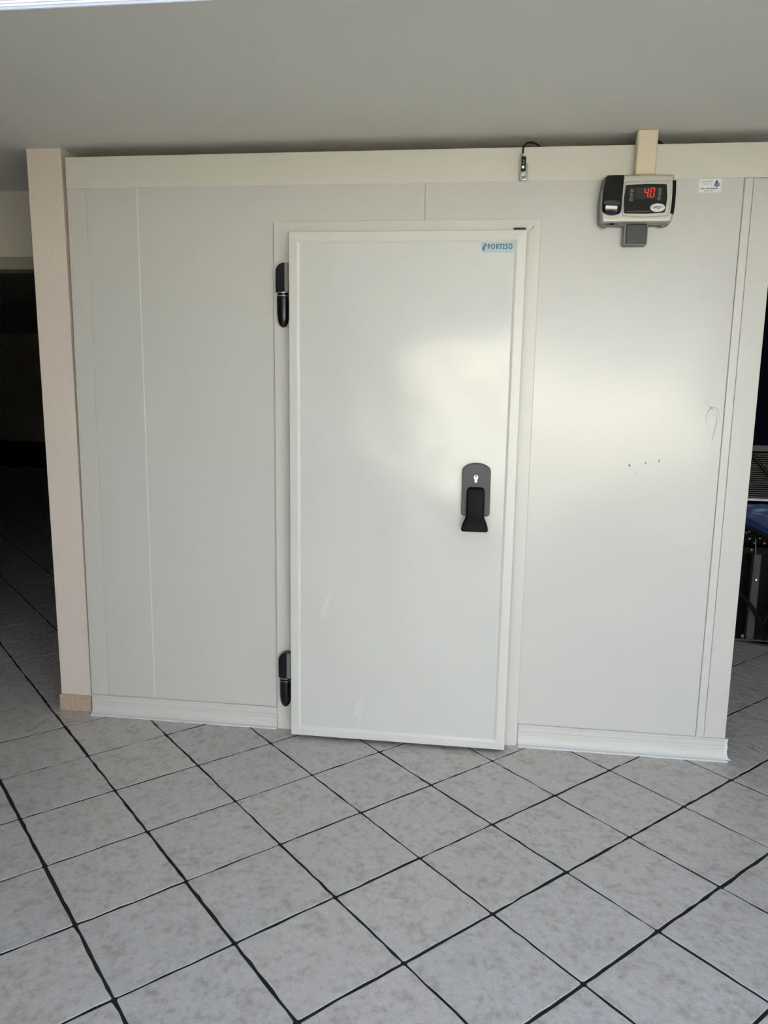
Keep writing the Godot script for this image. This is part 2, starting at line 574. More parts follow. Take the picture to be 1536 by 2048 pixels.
func make_floor() -> void:
	var fl := Node3D.new()
	fl.name = "floor"
	add_child(fl)
	struct(fl, "grey stoneware tiles laid diagonally with dark joints")
	var st := mb()
	box(st, Vector3(-12.2, -0.12, -14.2), Vector3(2.95, -0.0018, 4.12))
	build(st, "grout", M.grout, fl)
	# six tile outlines with wavy pressed edges, one unit square each
	var shapes := []
	for v in 6:
		var nz := noise(0.8, 300 + v, 3)
		var outl := PackedVector2Array()
		var seg := 9
		for side in 4:
			for i in seg:
				var t := -0.487 + 0.974 * i / (seg - 1)
				var off := nz.get_noise_2d(t * 9.0 + side * 31.0, 3.0) * 0.012
				var p := Vector2(t, 0.5 - off)
				outl.append(p.rotated(-PI / 2 * side))
		var s2 := mb()
		var inn := inset(outl, 0.006)
		var n := outl.size()
		for i in n:
			var j := (i + 1) % n
			var o := Vector3(outl[i].x, 0, outl[i].y)
			quad(s2, Vector3(outl[i].x, -0.009, outl[i].y), Vector3(outl[j].x, -0.009, outl[j].y), Vector3(outl[j].x, -0.0014, outl[j].y), Vector3(outl[i].x, -0.0014, outl[i].y), o)
			quad(s2, Vector3(outl[i].x, -0.0014, outl[i].y), Vector3(outl[j].x, -0.0014, outl[j].y), Vector3(inn[j].x, 0, inn[j].y), Vector3(inn[i].x, 0, inn[i].y), Vector3(0, 1, 0))
			tri(s2, Vector3.ZERO, Vector3(inn[i].x, 0, inn[i].y), Vector3(inn[j].x, 0, inn[j].y), Vector3(0, 1, 0))
		shapes.append(s2.commit())
	var jw := {0: 11.0, 1: 9.5, 2: 7.5, 3: 7.0, 4: 7.0, 5: 6.5, 6: 6.0, 7: 6.0}
	var kw := {0: 6.5, 1: 6.5, 2: 6.5, 3: 7.0, 4: 7.0, 5: 7.5, 6: 9.0, 7: 11.0, 8: 11.0}
	var ej := Vector3(cos(TH), 0, -sin(TH))
	var ek := Vector3(sin(TH), 0, cos(TH))
	var rest := mb()
	var turn := Basis(ej, Vector3.UP, ek)
	var rots := [Basis(Vector3.UP, 0), Basis(Vector3.UP, PI / 2), Basis(Vector3.UP, PI), Basis(Vector3.UP, -PI / 2)]
	for j in range(-34, 34):
		for k in range(-40, 24):
			var j0: float = jw.get(j, 6.0) * 0.0005
			var j1: float = jw.get(j + 1, 6.0) * 0.0005
			var k0: float = kw.get(k, 6.0) * 0.0005
			var k1: float = kw.get(k + 1, 6.0) * 0.0005
			var c := ORG + ej * (T * (j + 0.5) + (j0 - j1) * 0.5) + ek * (T * (k + 0.5) + (k0 - k1) * 0.5)
			if c.x < -8.5 or c.x > 2.8 or c.z < -9.0 or c.z > 3.9:
				continue
			if c.x > -1.6 and c.x < 0.85 and c.z < -0.35 and c.z > -2.3:
				continue
			c += ej * rng.randf_range(-0.0007, 0.0007) + ek * rng.randf_range(-0.0007, 0.0007)
			c.y = rng.randf_range(-0.0004, 0.0004)
			var sx := T - j0 - j1
			var sz := T - k0 - k1
			var sh: ArrayMesh = shapes[rng.randi() % 6]
			var mi := rng.randi() % 4
			var b: Basis = turn * Basis.from_scale(Vector3(sx, 1, sz)) * rots[rng.randi() % 4]
			var q := cam.global_transform.affine_inverse() * c
			var seen := q.z < -0.3 and absf(q.x / -q.z) < 0.56 and absf(q.y / -q.z) < 0.74 and c.z > -3.6 and not (c.z < -0.3 and c.x > -2.0 and c.x < 0.9)
			if seen:
				var o := MeshInstance3D.new()
				o.name = "tile"
				o.mesh = sh
				o.material_override = M.tiles[mi]
				o.transform = Transform3D(b, c)
				fl.add_child(o, true)
			else:
				rest.append_from(sh, 0, Transform3D(b, c))
	var r := build(rest, "tile_field", M.tiles[0], fl)
	r.set_meta("kind", "stuff")

# ------------------------------------------------------------------ cold room
func skirt(called: String, x0: float, x1: float, parent: Node, endcap: bool) -> void:
	# coved plastic skirting: [z, y] profile with two ridges and a curved foot
	var prof := [[0.002, 0.0945], [0.0085, 0.0945], [0.0115, 0.0925], [0.0115, 0.087], [0.0085, 0.083], [0.0080, 0.066], [0.0062, 0.0650], [0.0062, 0.0625], [0.0095, 0.0610], [0.0095, 0.0535], [0.0065, 0.0520], [0.0065, 0.0500], [0.0085, 0.048], [0.0088, 0.034], [0.0105, 0.024], [0.0140, 0.016], [0.0200, 0.0085], [0.0290, 0.0040], [0.0300, 0.0], [0.002, 0.0]]
	var st := mb()
	var n := prof.size()
	for i in n - 1:
		var a: Array = prof[i]
		var b: Array = prof[i + 1]
		var o := Vector3(0, b[0] - a[0], a[1] - b[1])
		if o.length() < 1e-6:
			o = Vector3(0, 0, 1)
		quad(st, Vector3(x0, a[1], a[0]), Vector3(x1, a[1], a[0]), Vector3(x1, b[1], b[0]), Vector3(x0, b[1], b[0]), o)
	for x in [x0, x1]:
		var poly := PackedVector2Array()
		for p in prof:
			poly.append(Vector2(p[0], p[1]))
		var ix := Geometry2D.triangulate_polygon(poly)
		for i in range(0, ix.size(), 3):
			var v := []
			for q in 3:
				v.append(Vector3(x, poly[ix[i + q]].y, poly[ix[i + q]].x))
			tri(st, v[0], v[1], v[2], Vector3(-1 if x == x0 else 1, 0, 0))
	build(st, called, M.pvc, parent)
	st = mb()
	var bead := []
	for i in 30:
		var x := lerpf(x0, x1 + (0.004 if endcap else 0.0), i / 29.0)
		bead.append(Vector3(x, 0.0022 + rng.randf_range(-0.0004, 0.0004), 0.0315 + rng.randf_range(-0.0008, 0.0008)))
	tube(st, bead, 0.0034, 8)
	build(st, "silicone_bead", M.silicone, parent)

func make_cold_room() -> void:
	var c := thing("cold_room", "white insulated panel cold room with a hinged service door", "cold room")
	var X0 := -1.787
	var X1 := 1.053
	var H := 2.465
	var D := -2.45
	var st := mb()
	# shell behind the visible sheets
	box(st, Vector3(X0 + 0.004, 0.0, D), Vector3(X0 + 0.084, H - 0.085, -0.082))
	build(st, "side_panel", M.steel2, c)
	st = mb()
	box(st, Vector3(X1 - 0.084, 0.0, D), Vector3(X1 - 0.004, H - 0.085, -0.082))
	build(st, "side_panel", M.steel2, c)
	st = mb()
	box(st, Vector3(X0 + 0.004, 0.0, D - 0.08), Vector3(X1 - 0.004, H - 0.085, D))
	build(st, "rear_panel", M.steel2, c)
	st = mb()
	box(st, Vector3(X0 + 0.004, H - 0.084, D - 0.08), Vector3(X1 - 0.004, H - 0.004, -0.001))
	build(st, "roof_panel", M.steel2, c)
	st = mb()
	box(st, Vector3(X0 + 0.004, 0.0, -0.08), Vector3(X1 - 0.004, H - 0.086, -0.0064))
	build(st, "insulation_core", M.steel2, c)
	# front sheets, each edge rolled back into the joint
	for e in [[-1.704, -1.4772], [-1.4768, -0.2732], [-0.2728, 0.934]]:
		st = mb()
		box(st, Vector3(e[0], 0.0, -0.0062), Vector3(e[1], 2.345, 0.0), 0.0029)
		build(st, "wall_panel", M.steel, c)
	st = mb()
	box(st, Vector3(-1.4792, 0.09, -0.004), Vector3(-1.4748, 2.3385, 0.0010), 0.0009)
	build(st, "joint_seal", M.silicone, c)
	# folded trims: top rail, corner angles, rounded strip
	st = mb()
	box(st, Vector3(X0, 2.3395, -0.003), Vector3(X1, H, 0.0022), 0.0012)
	box(st, Vector3(X0, H - 0.003, -0.06), Vector3(X1, H, 0.0018), 0.0012)
	build(st, "top_rail", M.trim, c)
	st = mb()
	box(st, Vector3(X0, 0.0, -0.004), Vector3(-1.7030, 2.3385, 0.0012), 0.0008)
	box(st, Vector3(X0, 0.0, -0.08), Vector3(X0 + 0.002, 2.3385, 0.0))
	build(st, "corner_trim", M.corner, c)
	st = mb()
	box(st, Vector3(0.9675, 0.0, -0.004), Vector3(X1, 2.3385, 0.0016), 0.0010)
	box(st, Vector3(X1 - 0.002, 0.0, -0.08), Vector3(X1, 2.3385, 0.0))
	build(st, "corner_trim", M.corner, c)
	st = mb()
	var pf := [[0.9350, -0.004], [0.9350, 0.0008], [0.9368, 0.0024], [0.9400, 0.0030], [0.9620, 0.0030], [0.9650, 0.0024], [0.9662, 0.0008], [0.9662, -0.004]]
	for i in pf.size() - 1:
		quad(st, Vector3(pf[i][0], 0.0, pf[i][1]), Vector3(pf[i + 1][0], 0.0, pf[i + 1][1]), Vector3(pf[i + 1][0], 2.3385, pf[i + 1][1]), Vector3(pf[i][0], 2.3385, pf[i][1]), Vector3(pf[i][1] - pf[i + 1][1], 0, pf[i + 1][0] - pf[i][0]))
	quad(st, Vector3(pf[0][0], 0, -0.004), Vector3(pf[-1][0], 0, -0.004), Vector3(pf[-1][0], 2.3385, -0.004), Vector3(pf[0][0], 2.3385, -0.004), Vector3(0, 0, -1))
	build(st, "joint_strip", M.frame, c)
	skirt("skirting", X0 + 0.004, -0.8895, c, false)
	skirt("skirting", 0.1895, X1 + 0.006, c, true)
	# torn end of the skirting at the right corner
	st = mb()
	extrude(st, PackedVector2Array([Vector2(1.050, 0.0), Vector2(1.085, 0.0), Vector2(1.072, 0.007), Vector2(1.066, 0.02), Vector2(1.063, 0.04), Vector2(1.065, 0.06), Vector2(1.0615, 0.075), Vector2(1.064, 0.094), Vector2(1.050, 0.094)]), 0.002, 0.0105, 0.001)
	build(st, "skirting_end", M.silicone, c)

	# door frame: three mitred profiles on the wall
	var FL := -0.888
	var FR := 0.186
	var FT := 2.197
	var f := Node3D.new()
	f.name = "door_frame"
	c.add_child(f)
	var fz := 0.020
	for s in [0, 1]:
		st = mb()
		var xo: float = FL if s == 0 else FR
		var xi: float = -0.80 if s == 0 else 0.105
		var sg := 1.0 if s == 0 else -1.0
		quad(st, Vector3(xo + sg * 0.002, 0.0, fz), Vector3(xi, 0.0, fz), Vector3(xi, FT - absf(xi - xo), fz), Vector3(xo + sg * 0.002, FT - 0.002, fz), Vector3(0, 0, 1))
		quad(st, Vector3(xo, 0.0, fz - 0.002), Vector3(xo + sg * 0.002, 0.0, fz), Vector3(xo + sg * 0.002, FT - 0.002, fz), Vector3(xo, FT, fz - 0.002), Vector3(-sg, 0, 1))
		quad(st, Vector3(xo, 0.0, 0.0005), Vector3(xo, 0.0, fz - 0.002), Vector3(xo, FT, fz - 0.002), Vector3(xo, FT, 0.0005), Vector3(-sg, 0, 0))
		quad(st, Vector3(xi, 0.0, 0.0005), Vector3(xi, 0.0, fz), Vector3(xi, FT - absf(xi - xo), fz), Vector3(xi, FT - absf(xi - xo), 0.0005), Vector3(sg, 0, 0))
		quad(st, Vector3(xo, 0.0, 0.0005), Vector3(xi, 0.0, 0.0005), Vector3(xi, 0.0, fz), Vector3(xo, 0.0, fz), Vector3(0, -1, 0))
		build(st, "frame_profile", M.frame, f)
	st = mb()
	var ti := FT - 0.088
	quad(st, Vector3(FL + 0.002, FT - 0.002, fz), Vector3(FR - 0.002, FT - 0.002, fz), Vector3(FR - 0.081, ti, fz), Vector3(FL + 0.088, ti, fz), Vector3(0, 0, 1))
	quad(st, Vector3(FL, FT, fz - 0.002), Vector3(FR, FT, fz - 0.002), Vector3(FR - 0.002, FT - 0.002, fz), Vector3(FL + 0.002, FT - 0.002, fz), Vector3(0, 1, 1))
	quad(st, Vector3(FL, FT, 0.0005), Vector3(FR, FT, 0.0005), Vector3(FR, FT, fz - 0.002), Vector3(FL, FT, fz - 0.002), Vector3(0, 1, 0))
	quad(st, Vector3(FL + 0.088, ti, 0.0005), Vector3(FR - 0.081, ti, 0.0005), Vector3(FR - 0.081, ti, fz), Vector3(FL + 0.088, ti, fz), Vector3(0, -1, 0))
	build(st, "frame_profile", M.frame, f)
	# black seal showing between leaf and frame
	st = mb()
	box(st, Vector3(-0.795, 0.02, 0.019), Vector3(0.121, 2.130, 0.040))
	build(st, "gasket", M.blackmatte, f)
	st = mb()
	box(st, Vector3(0.079, 2.135, 0.019), Vector3(0.126, 2.1545, 0.072), 0.002)
	build(st, "latch_keeper", M.black, f)

	# door leaf: sheet and four mitred edge profiles
	var L := -0.8035
	var R := 0.1300
	var B := 0.0165
	var U := 2.1405
	st = mb()
	box(st, Vector3(L + 0.030, B + 0.030, 0.045), Vector3(R - 0.030, U - 0.030, 0.1045), 0.001)
	var d := build(st, "door", M.door, c)
	d.set_meta("label", "glossy white door leaf with wiping smears and pale edge profiles")
	# profile section: [in from the edge, z]
	var sec := [[0.0, 0.040], [0.0, 0.1015], [0.0008, 0.1045], [0.0025, 0.1062], [0.0330, 0.1102], [0.0355, 0.1104], [0.0375, 0.1098], [0.0455, 0.1052], [0.0465, 0.1040]]
	for s in 4:
		st = mb()
		for i in sec.size() - 1:
			var q := []
			for g in [i, i + 1]:
				var o: float = sec[g][0]
				var z: float = sec[g][1]
				var cs := [Vector3(L + o, B + o, z), Vector3(R - o, B + o, z), Vector3(R - o, U - o, z), Vector3(L + o, U - o, z)]
				q.append(cs[s])
				q.append(cs[(s + 1) % 4])
			var inw: Vector3 = [Vector3(0, 1, 0), Vector3(-1, 0, 0), Vector3(0, -1, 0), Vector3(1, 0, 0)][s]
			var dz: float = sec[i + 1][1] - sec[i][1]
			var dо: float = sec[i + 1][0] - sec[i][0]
			quad(st, q[0], q[1], q[3], q[2], -inw * dz + Vector3(0, 0, 1) * dо)
		var o2: float = sec[-1][0]
		var bk := [Vector3(L, B, 0.04), Vector3(R, B, 0.04), Vector3(R, U, 0.04), Vector3(L, U, 0.04)]
		var bi := [Vector3(L + o2, B + o2, 0.04), Vector3(R - o2, B + o2, 0.04), Vector3(R - o2, U - o2, 0.04), Vector3(L + o2, U - o2, 0.04)]
		quad(st, bk[s], bk[(s + 1) % 4], bi[(s + 1) % 4], bi[s], Vector3(0, 0, -1))
		build(st, "edge_profile", M.profile, d)
	# lock and handle
	st = mb()
	var pl := [Vector2(-0.0860, 1.030), Vector2(0.0285, 1.030), Vector2(0.0275, 1.2215)]
	for i in range(1, 8):
		var v := i / 8.0
		pl.append(Vector2(lerpf(0.0275, -0.0870, v), 1.2215 + 0.0225 * (1.0 - pow(absf(2.0 * v - 1.0), 2.4))))
	pl.append(Vector2(-0.0870, 1.2215))
	extrude(st, soft(pl, 0.014, 3), 0.1044, 0.1355, 0.006, 4)
	build(st, "handle_plate", M.greyplastic, d)
	# lever: neck that widens to a scoop, standing off at the bottom
	st = mb()
	var rows := [[1.1490, 0.022, 0.1350, 0.004], [1.1475, 0.0275, 0.1375, 0.005], [1.1430, 0.0328, 0.1400, 0.0055], [1.1360, 0.0358, 0.1418, 0.006], [1.110, 0.0362, 0.1440, 0.008], [1.060, 0.0360, 0.1480, 0.010], [1.036, 0.0358, 0.1520, 0.011], [1.026, 0.0385, 0.1555, 0.011], [1.012, 0.0450, 0.1605, 0.010], [0.998, 0.0505, 0.1650, 0.009], [0.985, 0.0535, 0.1685, 0.008], [0.9775, 0.0530, 0.1700, 0.007], [0.9735, 0.0490, 0.1705, 0.006]]
	var rings := []
	for r in rows:
		var ring := []
		for i in 28:
			var a := TAU * i / 28
			var ca := cos(a)
			var sa := sin(a)
			var px := signf(ca) * pow(absf(ca), 0.45)
			var pz := signf(sa) * pow(absf(sa), 0.45)
			ring.append(Vector3(-0.0295 + r[1] * px, r[0], r[2] + r[3] * pz))
		rings.append(ring)
	loft(st, rings)
	build(st, "handle_lever", M.blackmatte, d)
	# profile lock cylinder
	st = mb()
	var cy := PackedVector2Array()
	for i in 17:
		var a := lerpf(deg_to_rad(-55), deg_to_rad(235), i / 16.0)
		cy.append(Vector2(-0.0307 + 0.0094 * cos(a), 1.1885 + 0.0094 * sin(a)))
	for i in 7:
		var a := lerpf(PI, TAU, i / 6.0)
		cy.append(Vector2(-0.0307 + 0.0054 * cos(a), 1.1715 + 0.0054 * sin(a)))
	extrude(st, cy, 0.134, 0.1385, 0.001)
	build(st, "lock_cylinder", M.nickel, d)
	st = mb()
	extrude(st, ellipse(-0.0305, 1.1925, 0.0031, 0.0031, 14), 0.137, 0.1389)
	extrude(st, ellipse(-0.0305, 1.1705, 0.0016, 0.0016, 12), 0.137, 0.1389)
	build(st, "keyway", M.inkblack, d)
	# maker's label
	st = mb()
	box(st, Vector3(-0.0415, 2.0565, 0.1045), Vector3(0.0820, 2.0945, 0.1049))
	var lb := build(st, "maker_label", M.labelblue, d)
	lb.set_meta("label", "pale blue label reading PORTISO")
	var lz := 0.1049
	st = mb()
	extrude(st, PackedVector2Array([Vector2(-0.0365, 2.0885), Vector2(-0.0295, 2.0935), Vector2(-0.0228, 2.0895), Vector2(-0.0298, 2.0848)]), lz, lz + 0.0002)
	build(st, "label_mark", M.inkgreen, d)
	st = mb()
	extrude(st, PackedVector2Array([Vector2(-0.0285, 2.0835), Vector2(-0.0222, 2.0880), Vector2(-0.0222, 2.0835), Vector2(-0.0245, 2.0805), Vector2(-0.0285, 2.0775)]), lz, lz + 0.0002)
	build(st, "label_mark", M.inkblue2, d)
	st = mb()
	extrude(st, PackedVector2Array([Vector2(-0.0378, 2.0675), Vector2(-0.0368, 2.0790), Vector2(-0.0345, 2.0818), Vector2(-0.0298, 2.0840), Vector2(-0.0298, 2.0640), Vector2(-0.0318, 2.0622)]), lz, lz + 0.0002)
	build(st, "label_mark", M.inkblue, d)
	text("PORTISO", "label_lettering", M.inkblue, d, Vector3(0.0295, 2.0795, lz), 0.0195, 0.0935, false, 700)

	# hinges on the left
	for y in [1.9015, 0.2435]:
		var h := Node3D.new()
		h.name = "hinge"
		c.add_child(h, true)
		h.position = Vector3(-0.8435, y, 0.019)
		st = mb()   # upper leaf with rounded shoulder
		var up := PackedVector2Array([Vector2(-0.0285, 0.013), Vector2(0.0270, 0.013), Vector2(0.0270, 0.1285)])
		for i in 8:
			var a := lerpf(PI / 2, PI, i / 7.0)
			up.append(Vector2(0.0065 + 0.035 * cos(a), 0.0935 + 0.036 * sin(a)))
		extrude(st, up, 0.0, 0.040, 0.008, 4, true)
		build(st, "hinge_cap", M.black, h)
		st = mb()   # grey cover strip beside it
		box(st, Vector3(0.0105, 0.013, 0.030), Vector3(0.0285, 0.128, 0.0425), 0.002)
		build(st, "cover_strip", M.switchgrey, h)
		st = mb()
		lathe(st, Vector3(0, 0.0, 0.020), Vector3.UP, [[-0.0025, 0.0], [-0.0025, 0.0270], [0.0000, 0.0270], [0.0000, 0.0]], 24)
		build(st, "hinge_washer", M.zinc, h)
		st = mb()
		lathe(st, Vector3(0, 0.0, 0.020), Vector3.UP, [[0.0100, 0.0], [0.0100, 0.0275], [0.0130, 0.0275], [0.0130, 0.0]], 24)
		build(st, "hinge_washer", M.zinc, h)
		st = mb()
		lathe(st, Vector3(0, 0.0, 0.020), Vector3.UP, [[0.0000, 0.0], [0.0000, 0.0235], [0.0100, 0.0235], [0.0100, 0.0]], 24)
		build(st, "hinge_spacer", M.black, h)
		st = mb()   # lower barrel with a rounded foot
		var br := []
		for r in [[-0.003, 0.0255, 0.019], [-0.020, 0.0265, 0.020], [-0.075, 0.0258, 0.0195], [-0.095, 0.0235, 0.018], [-0.110, 0.0195, 0.0155], [-0.120, 0.0135, 0.0115], [-0.1255, 0.0065, 0.006], [-0.1268, 0.001, 0.001]]:
			var ring := []
			for i in 20:
				var a := TAU * i / 20
				ring.append(Vector3(r[1] * cos(a), r[0], 0.0205 + r[2] * sin(a)))
			br.append(ring)
		loft(st, br)
		build(st, "hinge_barrel", M.black, h)
	# drawn smears and specks on the sheets
	smear(c)

func smear(c: Node) -> void:
	var st := mb()
	for s in [[0.585, 1.240, 0.0035, 0.006], [0.648, 1.252, 0.0022, 0.006], [0.700, 1.262, 0.0022, 0.007], [0.612, 1.208, 0.0015, 0.002]]:
		extrude(st, ellipse(s[0], s[1], s[2], s[3], 8), -0.0001, 0.00025)
	build(st, "dirt_specks", M.speck, c)
	st = mb()
	var loop := []
	for i in 26:
		var a := lerpf(-0.6, 4.6, i / 25.0)
		loop.append(Vector3(0.893 + 0.026 * cos(a), 1.435 + 0.045 * sin(a), 0.0))
	ribbon(st, loop, 0.0045)
	ribbon(st, [Vector3(0.846, 1.512, 0), Vector3(0.862, 1.498, 0), Vector3(0.884, 1.478, 0), Vector3(0.905, 1.455, 0)], 0.003)
	ribbon(st, [Vector3(0.904, 1.47, 0), Vector3(0.908, 1.42, 0), Vector3(0.902, 1.38, 0), Vector3(0.896, 1.345, 0)], 0.006)
	ribbon(st, [Vector3(0.83, 1.452, 0), Vector3(0.836, 1.468, 0)], 0.002)
	build(st, "wipe_mark", M.smear, c)

func ribbon(st: SurfaceTool, pts: Array, w: float) -> void:
	var n := pts.size()
	for i in n - 1:
		var a: Vector3 = pts[i]
		var b: Vector3 = pts[i + 1]
		var d := (b - a).normalized()
		var s := Vector3(-d.y, d.x, 0)
		var wa := w * sin(PI * (i + 0.12) / (n - 0.76)) * 0.5
		var wb := w * sin(PI * (i + 1.12 - 0.36 * float(i == n - 2)) / (n - 0.76)) * 0.5
		var z := Vector3(0, 0, 0.0002)
		quad(st, a + s * wa + z, a - s * wa + z, b - s * wb + z, b + s * wb + z, Vector3(0, 0, 1))

# ------------------------------------------------------------------ fittings on the cold room
func make_controller() -> void:
	var t := thing("temperature_controller", "grey and black cold room controller showing red 4.0", "controller")
	# housing: bowed left and right sides
	var outl := []
	for i in 9:
		var v := i / 8.0
		outl.append(Vector2(0.6555 + 0.0135 * sin(PI * (0.18 + 0.70 * v)), lerpf(2.1680, 2.3375, v)))
	for i in 9:
		var v := i / 8.0
		outl.append(Vector2(0.4150 - 0.0135 * sin(PI * (0.20 + 0.75 * (1 - v))), lerpf(2.3385, 2.1680, v)))
	var base := soft(outl, 0.009, 3)
	var st := mb()
	extrude(st, inset(base, -0.004), 0.0024, 0.042, 0.003, 2, true)
	build(st, "rear_housing", M.switchgrey, t)
	st = mb()
	extrude(st, base, 0.042, 0.084, 0.008, 4)
	build(st, "front_housing", M.silver, t)
	# raised frame round the display
	st = mb()
	var fr := soft([Vector2(0.4795, 2.190), Vector2(0.4835, 2.3135), Vector2(0.6485, 2.3135), Vector2(0.6545, 2.250), Vector2(0.6475, 2.188), Vector2(0.560, 2.184)], 0.008, 4)
	extrude(st, fr, 0.083, 0.0870, 0.003, 2)
	build(st, "display_frame", M.silver, t)
	st = mb()
	var dp := soft([Vector2(0.4855, 2.1985), Vector2(0.4828, 2.2480), Vector2(0.4872, 2.3000), Vector2(0.5600, 2.3030), Vector2(0.6345, 2.3012), Vector2(0.6398, 2.2520), Vector2(0.6345, 2.2000), Vector2(0.5600, 2.1965)], 0.006, 4)
	extrude(st, dp, 0.083, 0.0878, 0.0005)
	var pn := build(st, "display_panel", M.panel, t)
	var z := 0.0878
	st = mb()
	box(st, Vector3(0.5215, 2.2495, z - 0.001), Vector3(0.6005, 2.2905, z + 0.0002))
	build(st, "digit_window", M.window, pn)
	# seven-segment digits: which segments glow (a b c d e f g)
	var on := {0: [], 1: [1, 2, 5, 6], 2: [0, 1, 2, 3, 4, 5]}
	var xs := [0.5425, 0.5628, 0.5845]
	for i in 3:
		var cx: float = xs[i]
		var cyy := 2.2718
		var w := 0.0064
		var hh := 0.0158
		var sl := 0.09
		var segs := [[Vector2(-w, hh), Vector2(w, hh)], [Vector2(w, hh), Vector2(w, 0)], [Vector2(w, 0), Vector2(w, -hh)], [Vector2(-w, -hh), Vector2(w, -hh)], [Vector2(-w, 0), Vector2(-w, -hh)], [Vector2(-w, hh), Vector2(-w, 0)], [Vector2(-w, 0), Vector2(w, 0)]]
		for s in 7:
			st = mb()
			var a: Vector2 = segs[s][0]
			var b: Vector2 = segs[s][1]
			a.x += a.y * sl
			b.x += b.y * sl
			var dd := (b - a).normalized()
			var nn := Vector2(-dd.y, dd.x) * 0.0013
			var p := Vector2(cx, cyy)
			var lit: bool = s in on[i]
			extrude(st, PackedVector2Array([p + a + dd * 0.0008, p + a + dd * 0.0020 + nn, p + b - dd * 0.0020 + nn, p + b - dd * 0.0008, p + b - dd * 0.0020 - nn, p + a + dd * 0.0020 - nn]), z + 0.0002, z + 0.0006)
			build(st, "digit_segment", M.segon if lit else (M.segdim if (i == 0 and s == 6) else M.segoff), pn)
	st = mb()
	extrude(st, ellipse(0.5725, 2.2555, 0.0014, 0.0014, 10), z + 0.0002, z + 0.0006)
	build(st, "decimal_point", M.segon, pn)
	st = mb()
	box(st, Vector3(0.5285, 2.2815, z + 0.0001), Vector3(0.5300, 2.2875, z + 0.0005))
	box(st, Vector3(0.5265, 2.2705, z + 0.0001), Vector3(0.5315, 2.2717, z + 0.0005))
	build(st, "status_light", M.segdim, pn)
	# six touch keys
	var kk := 0
	for p in [Vector2(0.5100, 2.2803), Vector2(0.5092, 2.2645), Vector2(0.5085, 2.2485), Vector2(0.6112, 2.2810), Vector2(0.6104, 2.2665), Vector2(0.6096, 2.2508)]:
		st = mb()
		var q := 0.0060
		for e in [[-q, -q, q, -q + 0.0009], [-q, q - 0.0009, q, q], [-q, -q, -q + 0.0009, q], [q - 0.0009, -q, q, q]]:
			box(st, Vector3(p.x + e[0], p.y + e[1], z - 0.0002), Vector3(p.x + e[2], p.y + e[3], z + 0.0003))
		if kk in [0, 3]:
			extrude(st, PackedVector2Array([p + Vector2(-0.0032, -0.0030), p + Vector2(0.0032, -0.0030), p + Vector2(0, 0.0035)]), z, z + 0.0003)
		elif kk in [1, 4]:
			extrude(st, ellipse(p.x, p.y, 0.0026, 0.0026, 10), z, z + 0.0003)
		else:
			extrude(st, PackedVector2Array([p + Vector2(-0.0030, 0.0030), p + Vector2(0.0030, 0.0030), p + Vector2(0, 0.0)]), z, z + 0.0003)
			extrude(st, PackedVector2Array([p + Vector2(-0.0030, -0.0030), p + Vector2(0.0030, -0.0030), p + Vector2(0, 0.0)]), z, z + 0.0003)
		build(st, "touch_key", M.icon, pn)
		kk += 1
	st = mb()
	box(st, Vector3(0.4925, 2.2055, z - 0.0002), Vector3(0.5800, 2.2066, z + 0.0003))
	build(st, "printed_line", M.inkgrey, pn)
	st = mb()
	extrude(st, ellipse(0.6068, 2.2178, 0.0268, 0.0152, 36), z - 0.001, z + 0.0010, 0.0006)
	build(st, "logo_badge", M.white, pn)
	text("pego", "logo_lettering", M.logoink, pn, Vector3(0.6068, 2.2178, z + 0.0010), 0.0125, 0.0270, true, 700)
	for s in [-1, 1]:
		st = mb()
		for y in [-0.0015, 0.0018]:
			box(st, Vector3(0.6068 + s * 0.0185 - 0.0035, 2.2182 + y, z + 0.0009), Vector3(0.6068 + s * 0.0185 + 0.0035, 2.2192 + y, z + 0.0012))
		build(st, "logo_stroke", M.logoink, pn)
	# glossy flap over the breaker on the left: bowed from top to bottom
	st = mb()
	var rings := []
	var rows := [[2.3375, 0.4165, 0.4840, 0.078], [2.3360, 0.4150, 0.4838, 0.0865], [2.3250, 0.4102, 0.4822, 0.0900], [2.2900, 0.4050, 0.4790, 0.0920], [2.2550, 0.4030, 0.4776, 0.0935], [2.2380, 0.4033, 0.4776, 0.0938], [2.2300, 0.4036, 0.4777, 0.0934], [2.2180, 0.4044, 0.4780, 0.0920], [2.2100, 0.4052, 0.4783, 0.0905], [2.2000, 0.4063, 0.4787, 0.0870], [2.1860, 0.4086, 0.4793, 0.0815], [2.1760, 0.4105, 0.4798, 0.0755], [2.1690, 0.4125, 0.4800, 0.0680], [2.1680, 0.4140, 0.4795, 0.0600]]
	for r in rows:
		var ring := []
		var cx2: float = (r[1] + r[2]) * 0.5
		var hw: float = (r[2] - r[1]) * 0.5
		for i in 17:
			var u := lerpf(-1.0, 1.0, i / 16.0)
			ring.append(Vector3(cx2 + hw * u, r[0], r[3] - 0.0042 * u * u - 0.004 * pow(absf(u), 12.0)))
		ring.append(Vector3(cx2 + hw, r[0], 0.045))
		ring.append(Vector3(cx2 - hw, r[0], 0.045))
		rings.append(ring)
	loft(st, rings)
	build(st, "breaker_flap", M.gloss, t)
	st = mb()
	box(st, Vector3(0.4190, 2.1880, 0.0790), Vector3(0.4680, 2.1894, 0.0836))
	build(st, "flap_rib", M.silver, t)
	# black inlay on the right
	st = mb()
	var ri := PackedVector2Array()
	for i in 9:
		var v := i / 8.0
		ri.append(Vector2(0.6655 + 0.0045 * sin(PI * (0.15 + 0.7 * v)), lerpf(2.1965, 2.3150, v)))
	for i in 9:
		var v := i / 8.0
		ri.append(Vector2(0.6520 + 0.0050 * sin(PI * (0.15 + 0.7 * (1 - v))), lerpf(2.3150, 2.1965, v)))
	extrude(st, ri, 0.060, 0.0850, 0.001)
